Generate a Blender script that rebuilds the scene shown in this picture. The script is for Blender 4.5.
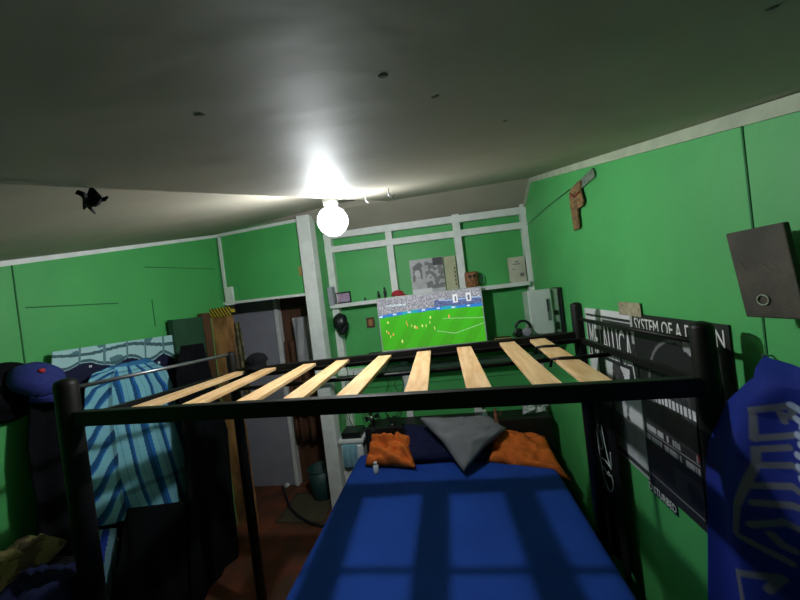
import bpy, bmesh, math, random
from mathutils import Vector, Matrix, noise
random.seed(7)
S = bpy.context.scene
for o in list(bpy.data.objects): bpy.data.objects.remove(o)
COL = S.collection
H = 1.75                                    # camera height above the floor
# ------------------------------------------------------------------ camera
YAW, PITCH, ROLL, F = 0.14, 0.0108, -0.121, 327.0
cy, sy, cp, sp, cr, sr = math.cos(YAW), math.sin(YAW), math.cos(PITCH), math.sin(PITCH), math.cos(ROLL), math.sin(ROLL)
FW = Vector((-sy*cp, cy*cp, -sp)); R0 = Vector((cy, sy, 0)); U0 = R0.cross(FW)
RT = R0*cr + U0*sr; UP = -R0*sr + U0*cr
camd = bpy.data.cameras.new('camera'); cam = bpy.data.objects.new('camera', camd); COL.objects.link(cam)
camd.sensor_width = 36; camd.lens = F/800*36; camd.clip_start = 0.02
M = Matrix((RT, UP, -FW)).transposed().to_4x4(); M.translation = (0, 0, H); cam.matrix_world = M
S.camera = cam
# ------------------------------------------------------------------ world and exposure
w = bpy.data.worlds.new('world'); S.world = w; w.use_nodes = True
w.node_tree.nodes['Background'].inputs[0].default_value = (0.5, 0.55, 0.6, 1)
w.node_tree.nodes['Background'].inputs[1].default_value = 0.02
S.view_settings.view_transform = 'Standard'; S.view_settings.look = 'None'
S.view_settings.gamma = 1; S.view_settings.use_curve_mapping = False
S.view_settings.exposure = 0.0
LAMP = Vector((-0.475, 1.47, 0.385 + H))
BULB_POWER = 2100.0

def at(px, py, X=None, Y=None, Z=None):
    """point of the place seen at (px,py) of an 800x600 frame, on the plane X=, Y= or Z= (metres; Z from the floor)"""
    d = FW + RT*((px-400)/F) - UP*((py-300)/F)
    if X is not None: t = X/d.x
    elif Y is not None: t = Y/d.y
    else: t = (Z-H)/d.z
    return Vector((0, 0, H)) + d*t

# ------------------------------------------------------------------ materials
def lin(h):
    h = h.lstrip('#'); v = [int(h[i:i+2], 16)/255 for i in (0, 2, 4)]
    return tuple((c/12.92 if c <= .04045 else ((c+.055)/1.055)**2.4) for c in v)
def mat(name, hexc, rough=.7, metal=0, var=.12, scale=8, bump=0, bscale=40, spec=.5, hex2=None, fac=(.35, .65), emit=0, stretch=(1, 1, 1)):
    m = bpy.data.materials.new(name); m.use_nodes = True; nt = m.node_tree; b = nt.nodes['Principled BSDF']
    c = lin(hexc) if isinstance(hexc, str) else hexc
    b.inputs['Roughness'].default_value = rough; b.inputs['Metallic'].default_value = metal
    b.inputs['Specular IOR Level'].default_value = spec
    tc = nt.nodes.new('ShaderNodeTexCoord'); mp = nt.nodes.new('ShaderNodeMapping'); mp.inputs['Scale'].default_value = stretch
    nt.links.new(tc.outputs['Object'], mp.inputs[0])
    n = nt.nodes.new('ShaderNodeTexNoise'); n.inputs['Scale'].default_value = scale; n.inputs['Detail'].default_value = 5
    nt.links.new(mp.outputs[0], n.inputs['Vector'])
    r = nt.nodes.new('ShaderNodeValToRGB'); r.color_ramp.elements[0].position = fac[0]; r.color_ramp.elements[1].position = fac[1]
    c2 = lin(hex2) if hex2 else tuple(min(1, x*(1+var)) for x in c); c1 = c if hex2 else tuple(x*(1-var) for x in c)
    r.color_ramp.elements[0].color = (*c1, 1); r.color_ramp.elements[1].color = (*c2, 1)
    nt.links.new(n.outputs['Fac'], r.inputs[0]); nt.links.new(r.outputs[0], b.inputs['Base Color'])
    if bump:
        n2 = nt.nodes.new('ShaderNodeTexNoise'); n2.inputs['Scale'].default_value = bscale; n2.inputs['Detail'].default_value = 4
        nt.links.new(mp.outputs[0], n2.inputs['Vector'])
        bp = nt.nodes.new('ShaderNodeBump'); bp.inputs['Strength'].default_value = bump; bp.inputs['Distance'].default_value = .01
        nt.links.new(n2.outputs['Fac'], bp.inputs['Height']); nt.links.new(bp.outputs[0], b.inputs['Normal'])
    if emit:
        b.inputs['Emission Color'].default_value = (*c, 1); b.inputs['Emission Strength'].default_value = emit
    return m
def attr_mat(name, rough=.8, spec=.3, emit=0):
    m = bpy.data.materials.new(name); m.use_nodes = True; nt = m.node_tree; b = nt.nodes['Principled BSDF']
    a = nt.nodes.new('ShaderNodeAttribute'); a.attribute_name = 'Col'
    b.inputs['Roughness'].default_value = rough; b.inputs['Specular IOR Level'].default_value = spec
    if emit:
        b.inputs['Base Color'].default_value = (.01, .01, .01, 1)
        nt.links.new(a.outputs['Color'], b.inputs['Emission Color']); b.inputs['Emission Strength'].default_value = emit
    else: nt.links.new(a.outputs['Color'], b.inputs['Base Color'])
    return m
MT = dict(
    green=mat('green_wall_paint', '4eae5f', .55, var=.06, scale=3, bump=.25, bscale=14),
    ceil=mat('ceiling_paint', '9c9688', .62, var=.05, scale=4, bump=.3, bscale=5, spec=.35),
    white=mat('white_wood_paint', 'e4e7e4', .6, var=.06, scale=12, bump=.2),
    cream=mat('cream_trim_paint', 'a9b49a', .6, var=.1, scale=20),
    floor=mat('red_brown_floor', '7a3f28', .6, scale=5, hex2='4a3524', bump=.3),
    grey=mat('grey_door_paint', '9a9ba6', .6, var=.05),
    brown=mat('dark_wood', '5a3b28', .6, var=.25, scale=6, bump=.2, stretch=(6, 6, 1)),
    black=mat('black_metal', '12100f', .5, var=.1, spec=.3),
    black2=mat('black_wood', '141211', .5, var=.2),
    pine=mat('raw_pine', 'ecc898', .65, hex2='cc9a62', scale=5, stretch=(9, 1.2, 9), bump=.15, fac=(.3, .75)),
    rust=mat('plank_wood', 'b98550', .75, hex2='6a4526', scale=4, stretch=(3, 3, 1), bump=.4),
    blue=mat('royal_blue_sheet', '1e46a0', .85, var=.07, scale=4, bump=.3, bscale=6, spec=.2),
    navy=mat('navy_fabric', '161c3c', .9, var=.15, bump=.4, spec=.2),
    orange=mat('orange_fabric', 'd06a2c', .9, var=.08, bump=.5, bscale=14, spec=.2),
    pillow=mat('grey_fabric', '77777c', .9, var=.06, bump=.4, bscale=12, spec=.2),
    dark=mat('black_fabric', '0d0e12', .95, var=.3, bump=.6, bscale=12, spec=.15),
    letter=mat('poster_white_ink', 'e6e6e2', .6, var=.03),
    chrome=mat('chrome', 'c8c8c8', .18, metal=1),
    plastic=mat('white_plastic', 'c2c8c4', .4, var=.03),
    dplastic=mat('black_plastic', '15171a', .35, var=.1),
    red=mat('red_fabric', 'b8333c', .9, var=.1),
    yellow=mat('yellow_sticker', 'c9c23a', .6, var=.08),
    teal=mat('teal_plastic', '1f4442', .5, var=.1),
    gold=mat('gold_trim', 'a98f52', .5, var=.1),
    steel=mat('grey_metal', '8b8f96', .35, metal=.8),
    camo=mat('camo_fabric', '3d3320', .95, hex2='6a6238', scale=14, fac=(.48, .52), bump=.5),
    fade=mat('light_blue_cloth', '7fb0c0', .9, var=.15),
    socket=mat('lamp_socket', '9a9a96', .5),
    paint_attr=attr_mat('printed_surface', .75, .2), poster=attr_mat('glossy_poster_print', .45, .4),
    screen=attr_mat('tv_picture', .3, .4, emit=1.0),
)
bulbm = bpy.data.materials.new('lit_bulb'); bulbm.use_nodes = True
bb = bulbm.node_tree.nodes['Principled BSDF']; bb.inputs['Emission Color'].default_value = (.93, .97, 1, 1); bb.inputs['Emission Strength'].default_value = BULB_POWER

glarem = bpy.data.materials.new('bulb_glare'); glarem.use_nodes = True  # see-through glow, imitates the glare round the small bulb core
nt = glarem.node_tree; nt.nodes.clear(); go_ = nt.nodes.new('ShaderNodeOutputMaterial'); gm = nt.nodes.new('ShaderNodeMixShader'); gm.inputs[0].default_value = .12
gt = nt.nodes.new('ShaderNodeBsdfTransparent'); ge = nt.nodes.new('ShaderNodeEmission'); ge.inputs[0].default_value = (.93, .97, 1, 1); ge.inputs[1].default_value = 16
nt.links.new(gt.outputs[0], gm.inputs[1]); nt.links.new(ge.outputs[0], gm.inputs[2]); nt.links.new(gm.outputs[0], go_.inputs[0])
# ------------------------------------------------------------------ mesh helpers
def obj(name, bm, m, parent=None, smooth=False, bevel=0):
    me = bpy.data.meshes.new(name); bmesh.ops.recalc_face_normals(bm, faces=bm.faces); bm.to_mesh(me); bm.free()
    me.materials.append(MT[m] if isinstance(m, str) else m)
    o = bpy.data.objects.new(name, me); COL.objects.link(o)
    if parent:
        o.parent = parent; o.matrix_parent_inverse = parent_mw(parent).inverted()
    if smooth: me.polygons.foreach_set('use_smooth', [True]*len(me.polygons))
    if bevel:
        b = o.modifiers.new('bevel', 'BEVEL'); b.width = bevel; b.segments = 2; b.limit_method = 'ANGLE'
    return o
def parent_mw(p):
    m = p.matrix_basis.copy()
    if p.parent: m = parent_mw(p.parent) @ p.matrix_parent_inverse @ m
    return m
def tag(o, label, cat, group=None):
    o['label'] = label; o['category'] = cat
    if group: o['group'] = group
    return o
def thing(name, label, cat, loc, group=None):
    o = bpy.data.objects.new(name, None); COL.objects.link(o); o.location = loc; o.empty_display_size = .05
    return tag(o, label, cat, group)
def struct(o): o['kind'] = 'structure'; return o
def BM(): return bmesh.new()
def box(bm, c, s, rot=None):
    m = Matrix.Translation(c) @ (rot.to_4x4() if rot else Matrix()) @ Matrix.Diagonal((s[0], s[1], s[2], 1))
    bmesh.ops.create_cube(bm, size=1, matrix=m); return bm
def bx(x0, x1, y0, y1, z0, z1, bm=None):
    bm = bm or BM(); return box(bm, ((x0+x1)/2, (y0+y1)/2, (z0+z1)/2), (abs(x1-x0), abs(y1-y0), abs(z1-z0)))
def prism(pts, off, bm=None):
    bm = bm or BM(); off = Vector(off)
    a = [bm.verts.new(p) for p in pts]; b = [bm.verts.new(Vector(p)+off) for p in pts]
    bm.faces.new(a); bm.faces.new(b[::-1]); n = len(a)
    for i in range(n): bm.faces.new((a[i], a[(i+1) % n], b[(i+1) % n], b[i]))
    return bm
def frame_of(d, up=None):
    z = Vector(d).normalized(); up = Vector(up) if up else (Vector((0, 0, 1)) if abs(z.z) < .9 else Vector((0, 1, 0)))
    x = up.cross(z).normalized(); y = z.cross(x); return Matrix((x, y, z)).transposed()
def beam(a, b, wd, ht, up=(0, 0, 1), bm=None):
    bm = bm or BM(); a = Vector(a); b = Vector(b)
    if abs((b-a).normalized().dot(Vector(up))) > .98: up = (0, 1, 0)
    R = frame_of(b-a, up)
    return box(bm, (a+b)/2, (wd, ht, (b-a).length), R)
def tube(pts, r, seg=10, bm=None, closed=False):
    bm = bm or BM(); pts = [Vector(p) for p in pts]; n = len(pts); rings = []
    rr = r if isinstance(r, (list, tuple)) else [r]*n
    prev = None
    for i, p in enumerate(pts):
        t = (pts[(i+1) % n]-pts[i-1]) if closed else (pts[min(i+1, n-1)]-pts[max(i-1, 0)])
        t.normalize()
        if prev is None: R = frame_of(t); x = R.col[0].copy()
        else: x = (prev - t*prev.dot(t)).normalized()
        prev = x; y = t.cross(x)
        rings.append([bm.verts.new(p+(x*math.cos(2*math.pi*k/seg)+y*math.sin(2*math.pi*k/seg))*rr[i]) for k in range(seg)])
    for i in range(n if closed else n-1):
        A = rings[i]; B = rings[(i+1) % n]
        for k in range(seg): bm.faces.new((A[k], A[(k+1) % seg], B[(k+1) % seg], B[k]))
    if not closed: bm.faces.new(rings[0][::-1]); bm.faces.new(rings[-1])
    return bm
def lathe(prof, c, axis=(0, 0, 1), seg=24, bm=None):
    bm = bm or BM(); R = frame_of(axis); c = Vector(c); rings = []
    for r, h in prof:
        rings.append([bm.verts.new(c+R @ Vector((r*math.cos(2*math.pi*k/seg), r*math.sin(2*math.pi*k/seg), h))) for k in range(seg)])
    for A, B in zip(rings, rings[1:]):
        for k in range(seg): bm.faces.new((A[k], A[(k+1) % seg], B[(k+1) % seg], B[k]))
    bm.faces.new(rings[0][::-1]); bm.faces.new(rings[-1]); return bm
def grid(name, fn, nu, nv, m, parent=None, colfn=None, thick=0, closed_u=False, smooth=True):
    """a surface fn(u,v), optionally with a colour for each face, thickened"""
    vs = [fn(i/nu, j/nv) for j in range(nv+1) for i in range(nu+1)]
    fs = [(j*(nu+1)+i, j*(nu+1)+i+1, (j+1)*(nu+1)+i+1, (j+1)*(nu+1)+i) for j in range(nv) for i in range(nu)]
    me = bpy.data.meshes.new(name); me.from_pydata([tuple(v) for v in vs], [], fs)
    if colfn:
        ca = me.color_attributes.new('Col', 'FLOAT_COLOR', 'CORNER'); k = 0
        for j in range(nv):
            for i in range(nu):
                c = colfn((i+.5)/nu, (j+.5)/nv)
                for q in range(4): ca.data[k].color = (*c, 1); k += 1
    me.materials.append(MT[m] if isinstance(m, str) else m)
    if smooth: me.polygons.foreach_set('use_smooth', [True]*len(me.polygons))
    o = bpy.data.objects.new(name, me); COL.objects.link(o)
    if parent: o.parent = parent; o.matrix_parent_inverse = parent_mw(parent).inverted()
    if thick:
        s = o.modifiers.new('solid', 'SOLIDIFY'); s.thickness = thick; s.offset = 0
    return o
def text(name, s, m, parent, origin, xdir, ydir, width, height, depth=.001, bend=None):
    c = bpy.data.curves.new(name, 'FONT'); c.body = s; c.extrude = 0; c.resolution_u = 3
    t = bpy.data.objects.new('tmp_text', c); COL.objects.link(t)
    bpy.context.view_layer.update()
    me = bpy.data.meshes.new_from_object(t.evaluated_get(bpy.context.evaluated_depsgraph_get()))
    bpy.data.objects.remove(t); me.name = name
    xs = [v.co.x for v in me.vertices]; ys = [v.co.y for v in me.vertices]
    x0, x1, y0, y1 = min(xs), max(xs), min(ys), max(ys)
    O = Vector(origin); X = Vector(xdir).normalized(); Y = Vector(ydir).normalized(); N = X.cross(Y)
    for v in me.vertices:
        u = (v.co.x-x0)/(x1-x0); q = (v.co.y-y0)/(y1-y0)
        dy = bend(u, q) if bend else 0
        v.co = O + X*(u*width) + Y*(q*height + dy)
    me.materials.clear(); me.materials.append(MT[m])
    o = bpy.data.objects.new(name, me); COL.objects.link(o)
    so = o.modifiers.new('solid', 'SOLIDIFY'); so.thickness = depth; so.offset = 0
    if parent: o.parent = parent; o.matrix_parent_inverse = parent_mw(parent).inverted()
    return o
def nz(x, y, z=0): return noise.noise(Vector((x, y, z)))
def seg_d(p, a, b):
    ax, ay = a; bx_, by = b; px, py = p; dx, dy = bx_-ax, by-ay; L = dx*dx+dy*dy or 1e-9
    t = max(0, min(1, ((px-ax)*dx+(py-ay)*dy)/L)); return math.hypot(px-ax-t*dx, py-ay-t*dy)
def smooth01(a, b, x): t = max(0, min(1, (x-a)/(b-a))); return t*t*(3-2*t)

# ================================================================== THE ROOM
XR, XL, XS = .75, -1.95, -.54               # right wall, left wall, ceiling seam
YF, YP, YB, YD = -1.2, 2.66, 2.98, 2.68     # wall behind the camera, ceiling ridge, back wall, door wall
def zc(Y): return H + .116 + .252*Y         # sloping ceiling
def zs(Y): return zc(YP) - (Y-YP)*.52       # short slope behind the ridge
struct(obj('floor', bx(-3.2, XR+.1, YF-.1, 4.2, -.05, 0), 'floor'))
# right wall as one gable-topped slab
struct(obj('wall_right', prism([(XR, YF, 0), (XR, YB+.1, 0), (XR, YB+.1, zs(YB+.1)+.02), (XR, YP, zc(YP)+.02), (XR, YF, zc(YF)+.02)], (.08, 0, 0)), 'green'))
struct(obj('wall_left', prism([(XL, YF, 0), (XL, YD, 0), (XL, YD, zc(YD)), (XL, YF, zc(YF))], (-.08, 0, 0)), 'green'))
struct(obj('wall_front', bx(XL-.08, XR+.08, YF-.08, YF, 0, zc(YF)+.05), 'green'))
struct(obj('wall_back', bx(-1.12, XR, YB, YB+.06, 0, zs(YB)+.03), 'green'))
HEAD = H + .125
struct(obj('wall_door', bx(XL-.08, -1.1, YD, YD+.06, HEAD, zc(YD)-.02), 'green'))
struct(obj('wall_partition', bx(-1.12, -1.05, YD+.05, YB, 0, zs(YD)), 'green'))
# ceiling: two sheets that overlap at a seam, and the short slope behind the ridge
sx = lambda Y: -.565+.072*Y
struct(obj('ceiling', prism([(sx(YF-.08), YF-.08, zc(YF-.08)), (XR+.08, YF-.08, zc(YF-.08)), (XR+.08, YP, zc(YP)), (sx(YP), YP, zc(YP))], (0, 0, .05)), 'ceil'))
CEIL = bpy.data.objects['ceiling']
LT = .0
struct(obj('ceiling', prism([(XL-.08, YF-.08, zc(YF-.08)-.055), (XS+.2, YF-.08, zc(YF-.08)+.085), (XS+.2, YP, zc(YP)+.085), (XL-.08, YP, zc(YP)-.055)], (0, 0, .05)), 'ceil'))
struct(obj('ceiling', prism([(XL-.08, YP-.01, zs(YP)-.002), (XR+.08, YP-.01, zs(YP)-.002), (XR+.08, YB+.1, zs(YB+.1)), (XL-.08, YB+.1, zs(YB+.1))], (0, 0, .05)), 'ceil'))
# trims along the wall heads
def edge_beam(pts, wd, ht, m, name):
    bm = BM()
    for a, b in zip(pts, pts[1:]): beam(a, b, wd, ht, bm=bm)
    return struct(obj(name, bm, m))
edge_beam([(XR-.008, YF, zc(YF)-.022), (XR-.008, YP, zc(YP)-.018)], .016, .034, 'cream', 'trim_1')
edge_beam([(XR-.008, YP, zs(YP)-.018), (XR-.008, YB, zs(YB)-.018)], .016, .03, 'cream', 'trim_2')
edge_beam([(XL+.008, YF, zc(YF)-.062), (XL+.008, YD, zc(YD)-.06)], .016, .024, 'white', 'trim_3')
edge_beam([(XL, YD-.008, zs(YD)-.045), (-1.1, YD-.008, zs(YD)-.02)], .016, .024, 'white', 'trim_4')
edge_beam([(XL, YD-.01, HEAD), (-1.12, YD-.01, HEAD-.01)], .03, .022, 'white', 'trim_5')
edge_beam([(XL+.03, YD-.012, HEAD+.0), (XL+.03, YD-.012, zc(YD)-.08)], .02, .02, 'white', 'trim_6')
struct(obj('trim_7', bx(XL+.03, XL+.10, YD-.03, YD-.002, HEAD-.02, HEAD+.14), 'white'))
# wall-board seams: thin dark green battens sunk against the paint
seamm = mat('seam_dark_green', '2a6a3c', .9)
def seam(a, b, n): struct(obj('trim_%d' % n, beam(a, b, .004, .005), seamm))
seam((XR-.0, .905, 0), (XR-.0, .905, zc(.93)-.04), 8)
seam((XR-.001, 2.1, 0), (XR-.001, 2.1, H-.25), 9)
seam((XL+.001, 1.25, 0), (XL+.001, 1.25, zc(1.25)-.06), 10)
seam((XL+.001, 1.28, H+.16), (XL+.001, 1.72, H+.165), 11)
seam((XL+.001, 1.95, H+.0), (XL+.001, 1.95, H+.18), 12)
seam((XL+.001, 1.93, H+.40), (XL+.001, 2.6, H+.43), 13)
seam((-1.04, YB-.001, H-.82), (XR, YB-.001, H-.80), 14)
# post at the end of the partition
struct(obj('trim_15', bx(-1.165, -1.05, YD-.06, YD+.06, 0, zs(YD)+.0), 'white', bevel=.004))
# stud frame on the back wall
yf = YB-.07
def stud(x0, x1, z0, z1, n): struct(obj('trim_%d' % n, bx(x0, x1, yf, YB, z0, z1), 'white', bevel=.003))
pa = at(331, 256, Y=yf); pb = at(389, 240, Y=yf); pc = at(458, 240, Y=yf)
stud(-1.05, -.985, 0, zs(yf), 16)
stud(pb.x-.03, pb.x+.03, 0, zs(yf), 17)
stud(pc.x-.032, pc.x+.032, 0, zs(yf), 18)
stud(.705, .75, 0, zs(yf), 19)
edge_beam([(-1.05, yf+.02, H+.635), (XR, yf+.02, H+.60)], .05, .06, 'white', 'trim_20')
edge_beam([(-1.05, yf+.02, H+.505), (XR, yf+.02, H+.475)], .05, .055, 'white', 'trim_21')
# hall behind the door opening
HY = 3.05
struct(obj('wall_hall', bx(-3.1, -1.12, 3.35, 3.41, 0, H+.35), 'brown'))
struct(obj('wall_hall_left', bx(-3.2, -3.1, YD, 3.41, 0, H+.35), 'grey'))
struct(obj('wall_hall_side', bx(-3.1, XL-.07, YD, YD+.06, 0, H+.35), 'grey'))
struct(obj('ceiling', bx(-3.1, -1.12, YD+.06, 3.41, H+.3, H+.35), 'grey'))
door = struct(obj('door_1', bx(-2.6, -1.70, HY, HY+.04, .0, H+.16), 'grey', bevel=.004))
fr = obj('door_frame', bx(-1.695, -1.655, HY-.02, HY+.06, 0, H+.2), 'white', door, bevel=.004)
struct(obj('wall_hall_end', bx(-1.655, -1.12, HY+.05, HY+.08, 0, H+.3), 'brown'))
# dark green board with a brown edge strip against the left wall
d2 = struct(obj('green_board', bx(XL+.03, XL+.07, 2.02, 2.30, .02, H+.03), mat('dark_green_board', '234a33', .7, var=.1)))
obj('board_edge', bx(XL+.03, XL+.075, 2.301, 2.38, .02, H+.055), 'brown', d2)

# ================================================================== LAMP
lamp = thing('ceiling_lamp', 'bright white light bulb screwed to the ceiling seam', 'lamp', (LAMP.x, LAMP.y, zc(LAMP.y)+.06))
obj('glare_shell', lathe([(.001, -.072), (.03, -.065), (.055, -.045), (.069, -.02), (.072, 0), (.069, .02), (.055, .045), (.035, .06), (.025, .066)], LAMP), glarem, lamp, True)  # added shell, makes the bulb look as wide as its glare
obj('light_core', lathe([(.001, -.022), (.012, -.019), (.02, -.008), (.022, 0), (.02, .008), (.012, .019), (.001, .022)], LAMP), bulbm, lamp, True)
obj('socket', lathe([(.019, .066), (.03, .07), (.035, .085), (.045, .17)], LAMP), 'socket', lamp, True)
tag(obj('lamp_cord', tube([(sx(.9+i*.05)-.03, .9+i*.05, zc(.9+i*.05)+.05) for i in range(11)]+[(LAMP.x-.03, LAMP.y, zc(LAMP.y)+.06)], .003, 6), 'socket'), 'thin pale cord stapled along the ceiling up to the bulb', 'cord')

# ================================================================== BUNK BED FRAME (upper tier)
RZ = lambda X: H - .263 - .0255*(X+1.37)     # top of the front rail falls slightly to the right
BZ = lambda X: H - .304 + .012*(X+1.3)
bunk = thing('bunk_bed_frame', 'black metal upper bunk frame with bare pine slats', 'bed frame', (-.35, 1.35, 0))
FLx, FRx, BLx, BRx, FY, BY = -1.366, .665, -1.275, .635, .98, 1.745
def post(x, y, top, r=.027):
    o = obj('post', lathe([(r, 0), (r, top-r*.7), (r*.9, top-r*.3), (r*.6, top-.004), (r*.2, top)], (x, y, 0)), 'black', bunk, True); return o
post(FLx, FY, H-.145, .034); post(FRx, FY, H-.163, .027); post(BLx, BY, H-.20); post(BRx, BY, H-.135)
obj('rail', beam((FLx, FY, RZ(FLx)-.027), (FRx, FY, RZ(FRx)-.024), .03, .052), 'black', bunk, bevel=.003)
obj('rail', beam((BLx, BY, BZ(BLx)-.029), (BRx, BY, BZ(BRx)-.029), .03, .056), 'black', bunk, bevel=.003)
obj('rail', beam((BRx, BY, H-.325), (FRx, FY, H-.335), .02, .024), 'black', bunk)
obj('rail', beam((BLx, BY, H-.34), (FLx, FY, H-.31), .025, .04), 'black', bunk)
obj('guard_bar', tube([(BRx, BY, H-.218), (FRx, FY, H-.222)], .008), 'black', bunk, True)
obj('guard_bar', tube([(BLx, BY, H-.215), (FLx, FY, H-.185)], .008), 'steel', bunk, True)
obj('ledge', beam((FLx, FY+.027, RZ(FLx)-.04), (FRx, FY+.027, RZ(FRx)-.04), .024, .006), 'black', bunk)
obj('ledge', beam((BLx, BY-.027, BZ(BLx)-.035), (BRx, BY-.027, BZ(BRx)-.035), .024, .006), 'black', bunk)
obj('support_bar', tube([(BLx+.02, 1.462, H-.355), (BRx+.01, 1.462, H-.345)], .009), 'black', bunk, True)
# slats: (front left px, front right px, back left px, back right px)
for fl, fr_, bl, br in [((108, 412), (147, 411), (233, 372), (249, 369)), ((170, 410), (193, 409), (259, 370), (281, 367)), ((227, 406), (249, 405), (303, 367), (317, 364)),
                        ((277, 403), (297, 402), (336, 363), (350, 360)), ((333, 399), (351, 398), (379, 357), (391, 356)), ((403, 395), (427, 393), (418, 352), (430, 351)),
                        ((468, 390), (493, 388), (457, 349), (471, 347)), ((537, 384), (569, 382), (500, 344), (514, 342)), ((588, 380), (622, 378), (527, 341), (548, 339))]:
    A = at(*fl, Y=FY+.02); B = at(*fr_, Y=FY+.02); C = at(*bl, Y=BY-.02); D = at(*br, Y=BY-.02)
    for p, z in ((A, RZ), (B, RZ)): p.z = z(p.x)-.015
    for p in (C, D): p.z = BZ(p.x)-.012
    wd = .078
    m1 = (A+B)/2; m2 = (C+D)/2; dx = Vector((wd/2, 0, 0))
    o = obj('slat', prism([m1-dx, m1+dx, m2+dx*.95, m2-dx*.95], (0, 0, -.016)), 'pine', bunk, bevel=.002)
# two dark straps tied round the last slat
lastA, lastB = (m1, m2)
for t in (.42, .72):
    c = lastA.lerp(lastB, t); 
    obj('strap', tube([c+Vector((-.055, .03, -.03)), c+Vector((-.05, .02, .0)), c+Vector((-.02, 0, .006)), c+Vector((.03, -.012, .006)), c+Vector((.052, -.01, -.01)), c+Vector((.05, .0, -.04))], .006, 8), 'black', bunk, True)
# black cap hung on the rear rail
def cap(loc, r, crown, brimm, label, nm='cap', front=Vector((0, -1, 0)), up=Vector((0, 0, 1)), button=None, brim_len=.075, sticker=False, cat='cap'):
    t = thing(nm, label, cat, loc); f = front.normalized(); s = f.cross(up).normalized(); u = s.cross(f).normalized(); L = Vector(loc)
    nu, nv = 28, 10
    def dome(a, b):
        th = a*2*math.pi; ph = b*math.pi/2
        k = 1+.03*math.cos(6*th)*(b < .95)
        return L + (f*math.cos(th)*1.08 + s*math.sin(th)*.93)*(r*math.cos(ph)*k) + u*(r*.82*math.sin(ph)**.85 if b > 0 else 0)
    c = grid('crown', dome, nu, nv, crown, t, thick=.003)
    def brim(a, b):
        th = (a-.5)*math.pi*.85; rr = r*(1.05+b*brim_len/r*math.cos(th)**.7 if math.cos(th) > 0 else 1)
        return L + (f*math.cos(th)*(rr if True else r) + s*math.sin(th)*r*.95) - u*(.012*b + .018*abs(math.sin(th))*b*1.5) + u*.003
    obj_b = grid('brim', brim, 20, 5, brimm, t, thick=.004)
    if button: obj('button', lathe([(.004, 0), (.013, .003), (.010, .01), (.002, .013)], L+u*(r*.82-.002), u, 12), button, c, True)
    if sticker:
        obj('sticker', lathe([(.021, 0), (.021, .0015)], L+f*(r*1.05+brim_len*.55)+s*sticker-u*(-.004), u, 20), 'yellow', obj_b)
    return t
p = at(260, 368, Y=BY+.02)
cap((p.x, BY-.005, H-.275), .062, 'dark', 'dark', 'black cap perched on the rear rail of the bunk frame in front of the doorway', front=Vector((.2, -1, -.15)), brim_len=.03)

# ================================================================== LOWER BED
bed = thing('double_bed', 'low black double bed with a dark headboard under the bunk', 'bed', (-.13, 1.6, 0))
MX0, MX1, MY0, MY1, MZ = -.86, .59, .45, 2.60, H-1.25
obj('headboard', bx(-.80, .69, 2.63, 2.67, .1, H-1.06), 'black2', bed, bevel=.006)
obj('side_rail', bx(MX0+.01, MX0+.04, MY0, 2.628, .16, .30), 'black2', bed)
obj('side_rail', bx(MX1-.02, MX1+.03, MY0, 2.628, .14, .34), 'black2', bed)
obj('platform', bx(MX0+.04, MX1-.02, MY0, 2.628, .22, .262), 'black2', bed)
for x in (MX0+.04, MX1-.01):
    for y in (MY0+.03, 2.60): obj('leg', bx(x-.025, x+.025, y-.025, y+.025, 0, .22), 'black2', bed)
# mattress with rounded edges
def mattress():
    cx, cyy = (MX0+MX1)/2, (MY0+MY1)/2; hx, hy = (MX1-MX0)/2, (MY1-MY0)/2
    bm = BM(); bmesh.ops.create_cube(bm, size=1, matrix=Matrix.Translation((cx, cyy, (MZ+.265)/2)) @ Matrix.Diagonal((2*hx, 2*hy, MZ-.265, 1)))
    bmesh.ops.bevel(bm, geom=bm.edges[:], offset=.05, segments=4, affect='EDGES', profile=.6)
    bmesh.ops.subdivide_edges(bm, edges=[e for e in bm.edges if e.calc_length() > .3], cuts=24, use_grid_fill=True)
    for v in bm.verts:
        if v.co.z > MZ-.02: v.co.z += .006*nz(v.co.x*4, v.co.y*3) - .002*math.sin(v.co.x*20+v.co.y*3)*(v.co.y > 2)
    return bm
tag(obj('mattress', mattress(), 'blue', smooth=True), 'royal blue sheeted mattress on the low black bed', 'mattress')
def cushion(name, label, c, sx, sy_, th, rz, m, tilt=(0, 0), seed=0, wr=.012, corner=.0, cat='pillow'):
    c = Vector(c); R = Matrix.Rotation(rz, 3, 'Z') @ Matrix.Rotation(tilt[0], 3, 'X') @ Matrix.Rotation(tilt[1], 3, 'Y')
    bm = BM(); n = 22; top = {}; bot = {}
    for j in range(n+1):
        for i in range(n+1):
            u = i/n*2-1; v = j/n*2-1
            pin = 1 - .10*(1-abs(u)**2)*(abs(v)**3); pin2 = 1 - .10*(1-abs(v)**2)*(abs(u)**3)
            e = max(0, (1-u**4))**.55*max(0, (1-v**4))**.55
            x = u*sx/2*pin2; y = v*sy_/2*pin
            wz = wr*nz(u*2.5+seed, v*2.5, seed) + wr*.6*nz(u*6+seed, v*6, seed+3)
            top[i, j] = bm.verts.new(c + R @ Vector((x, y, th/2*e + wz*e)))
            if 0 < i < n and 0 < j < n: bot[i, j] = bm.verts.new(c + R @ Vector((x, y, -th/2*e*.8)))
            else: bot[i, j] = top[i, j]
    for j in range(n):
        for i in range(n):
            bm.faces.new((top[i, j], top[i+1, j], top[i+1, j+1], top[i, j+1]))
            q = [bot[i, j], bot[i, j+1], bot[i+1, j+1], bot[i+1, j]]; q = [v for k, v in enumerate(q) if v not in q[:k]]
            if len(q) > 2:
                try: bm.faces.new(q)
                except ValueError: pass
    return tag(obj(name, bm, m, smooth=True), label, cat)
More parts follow.
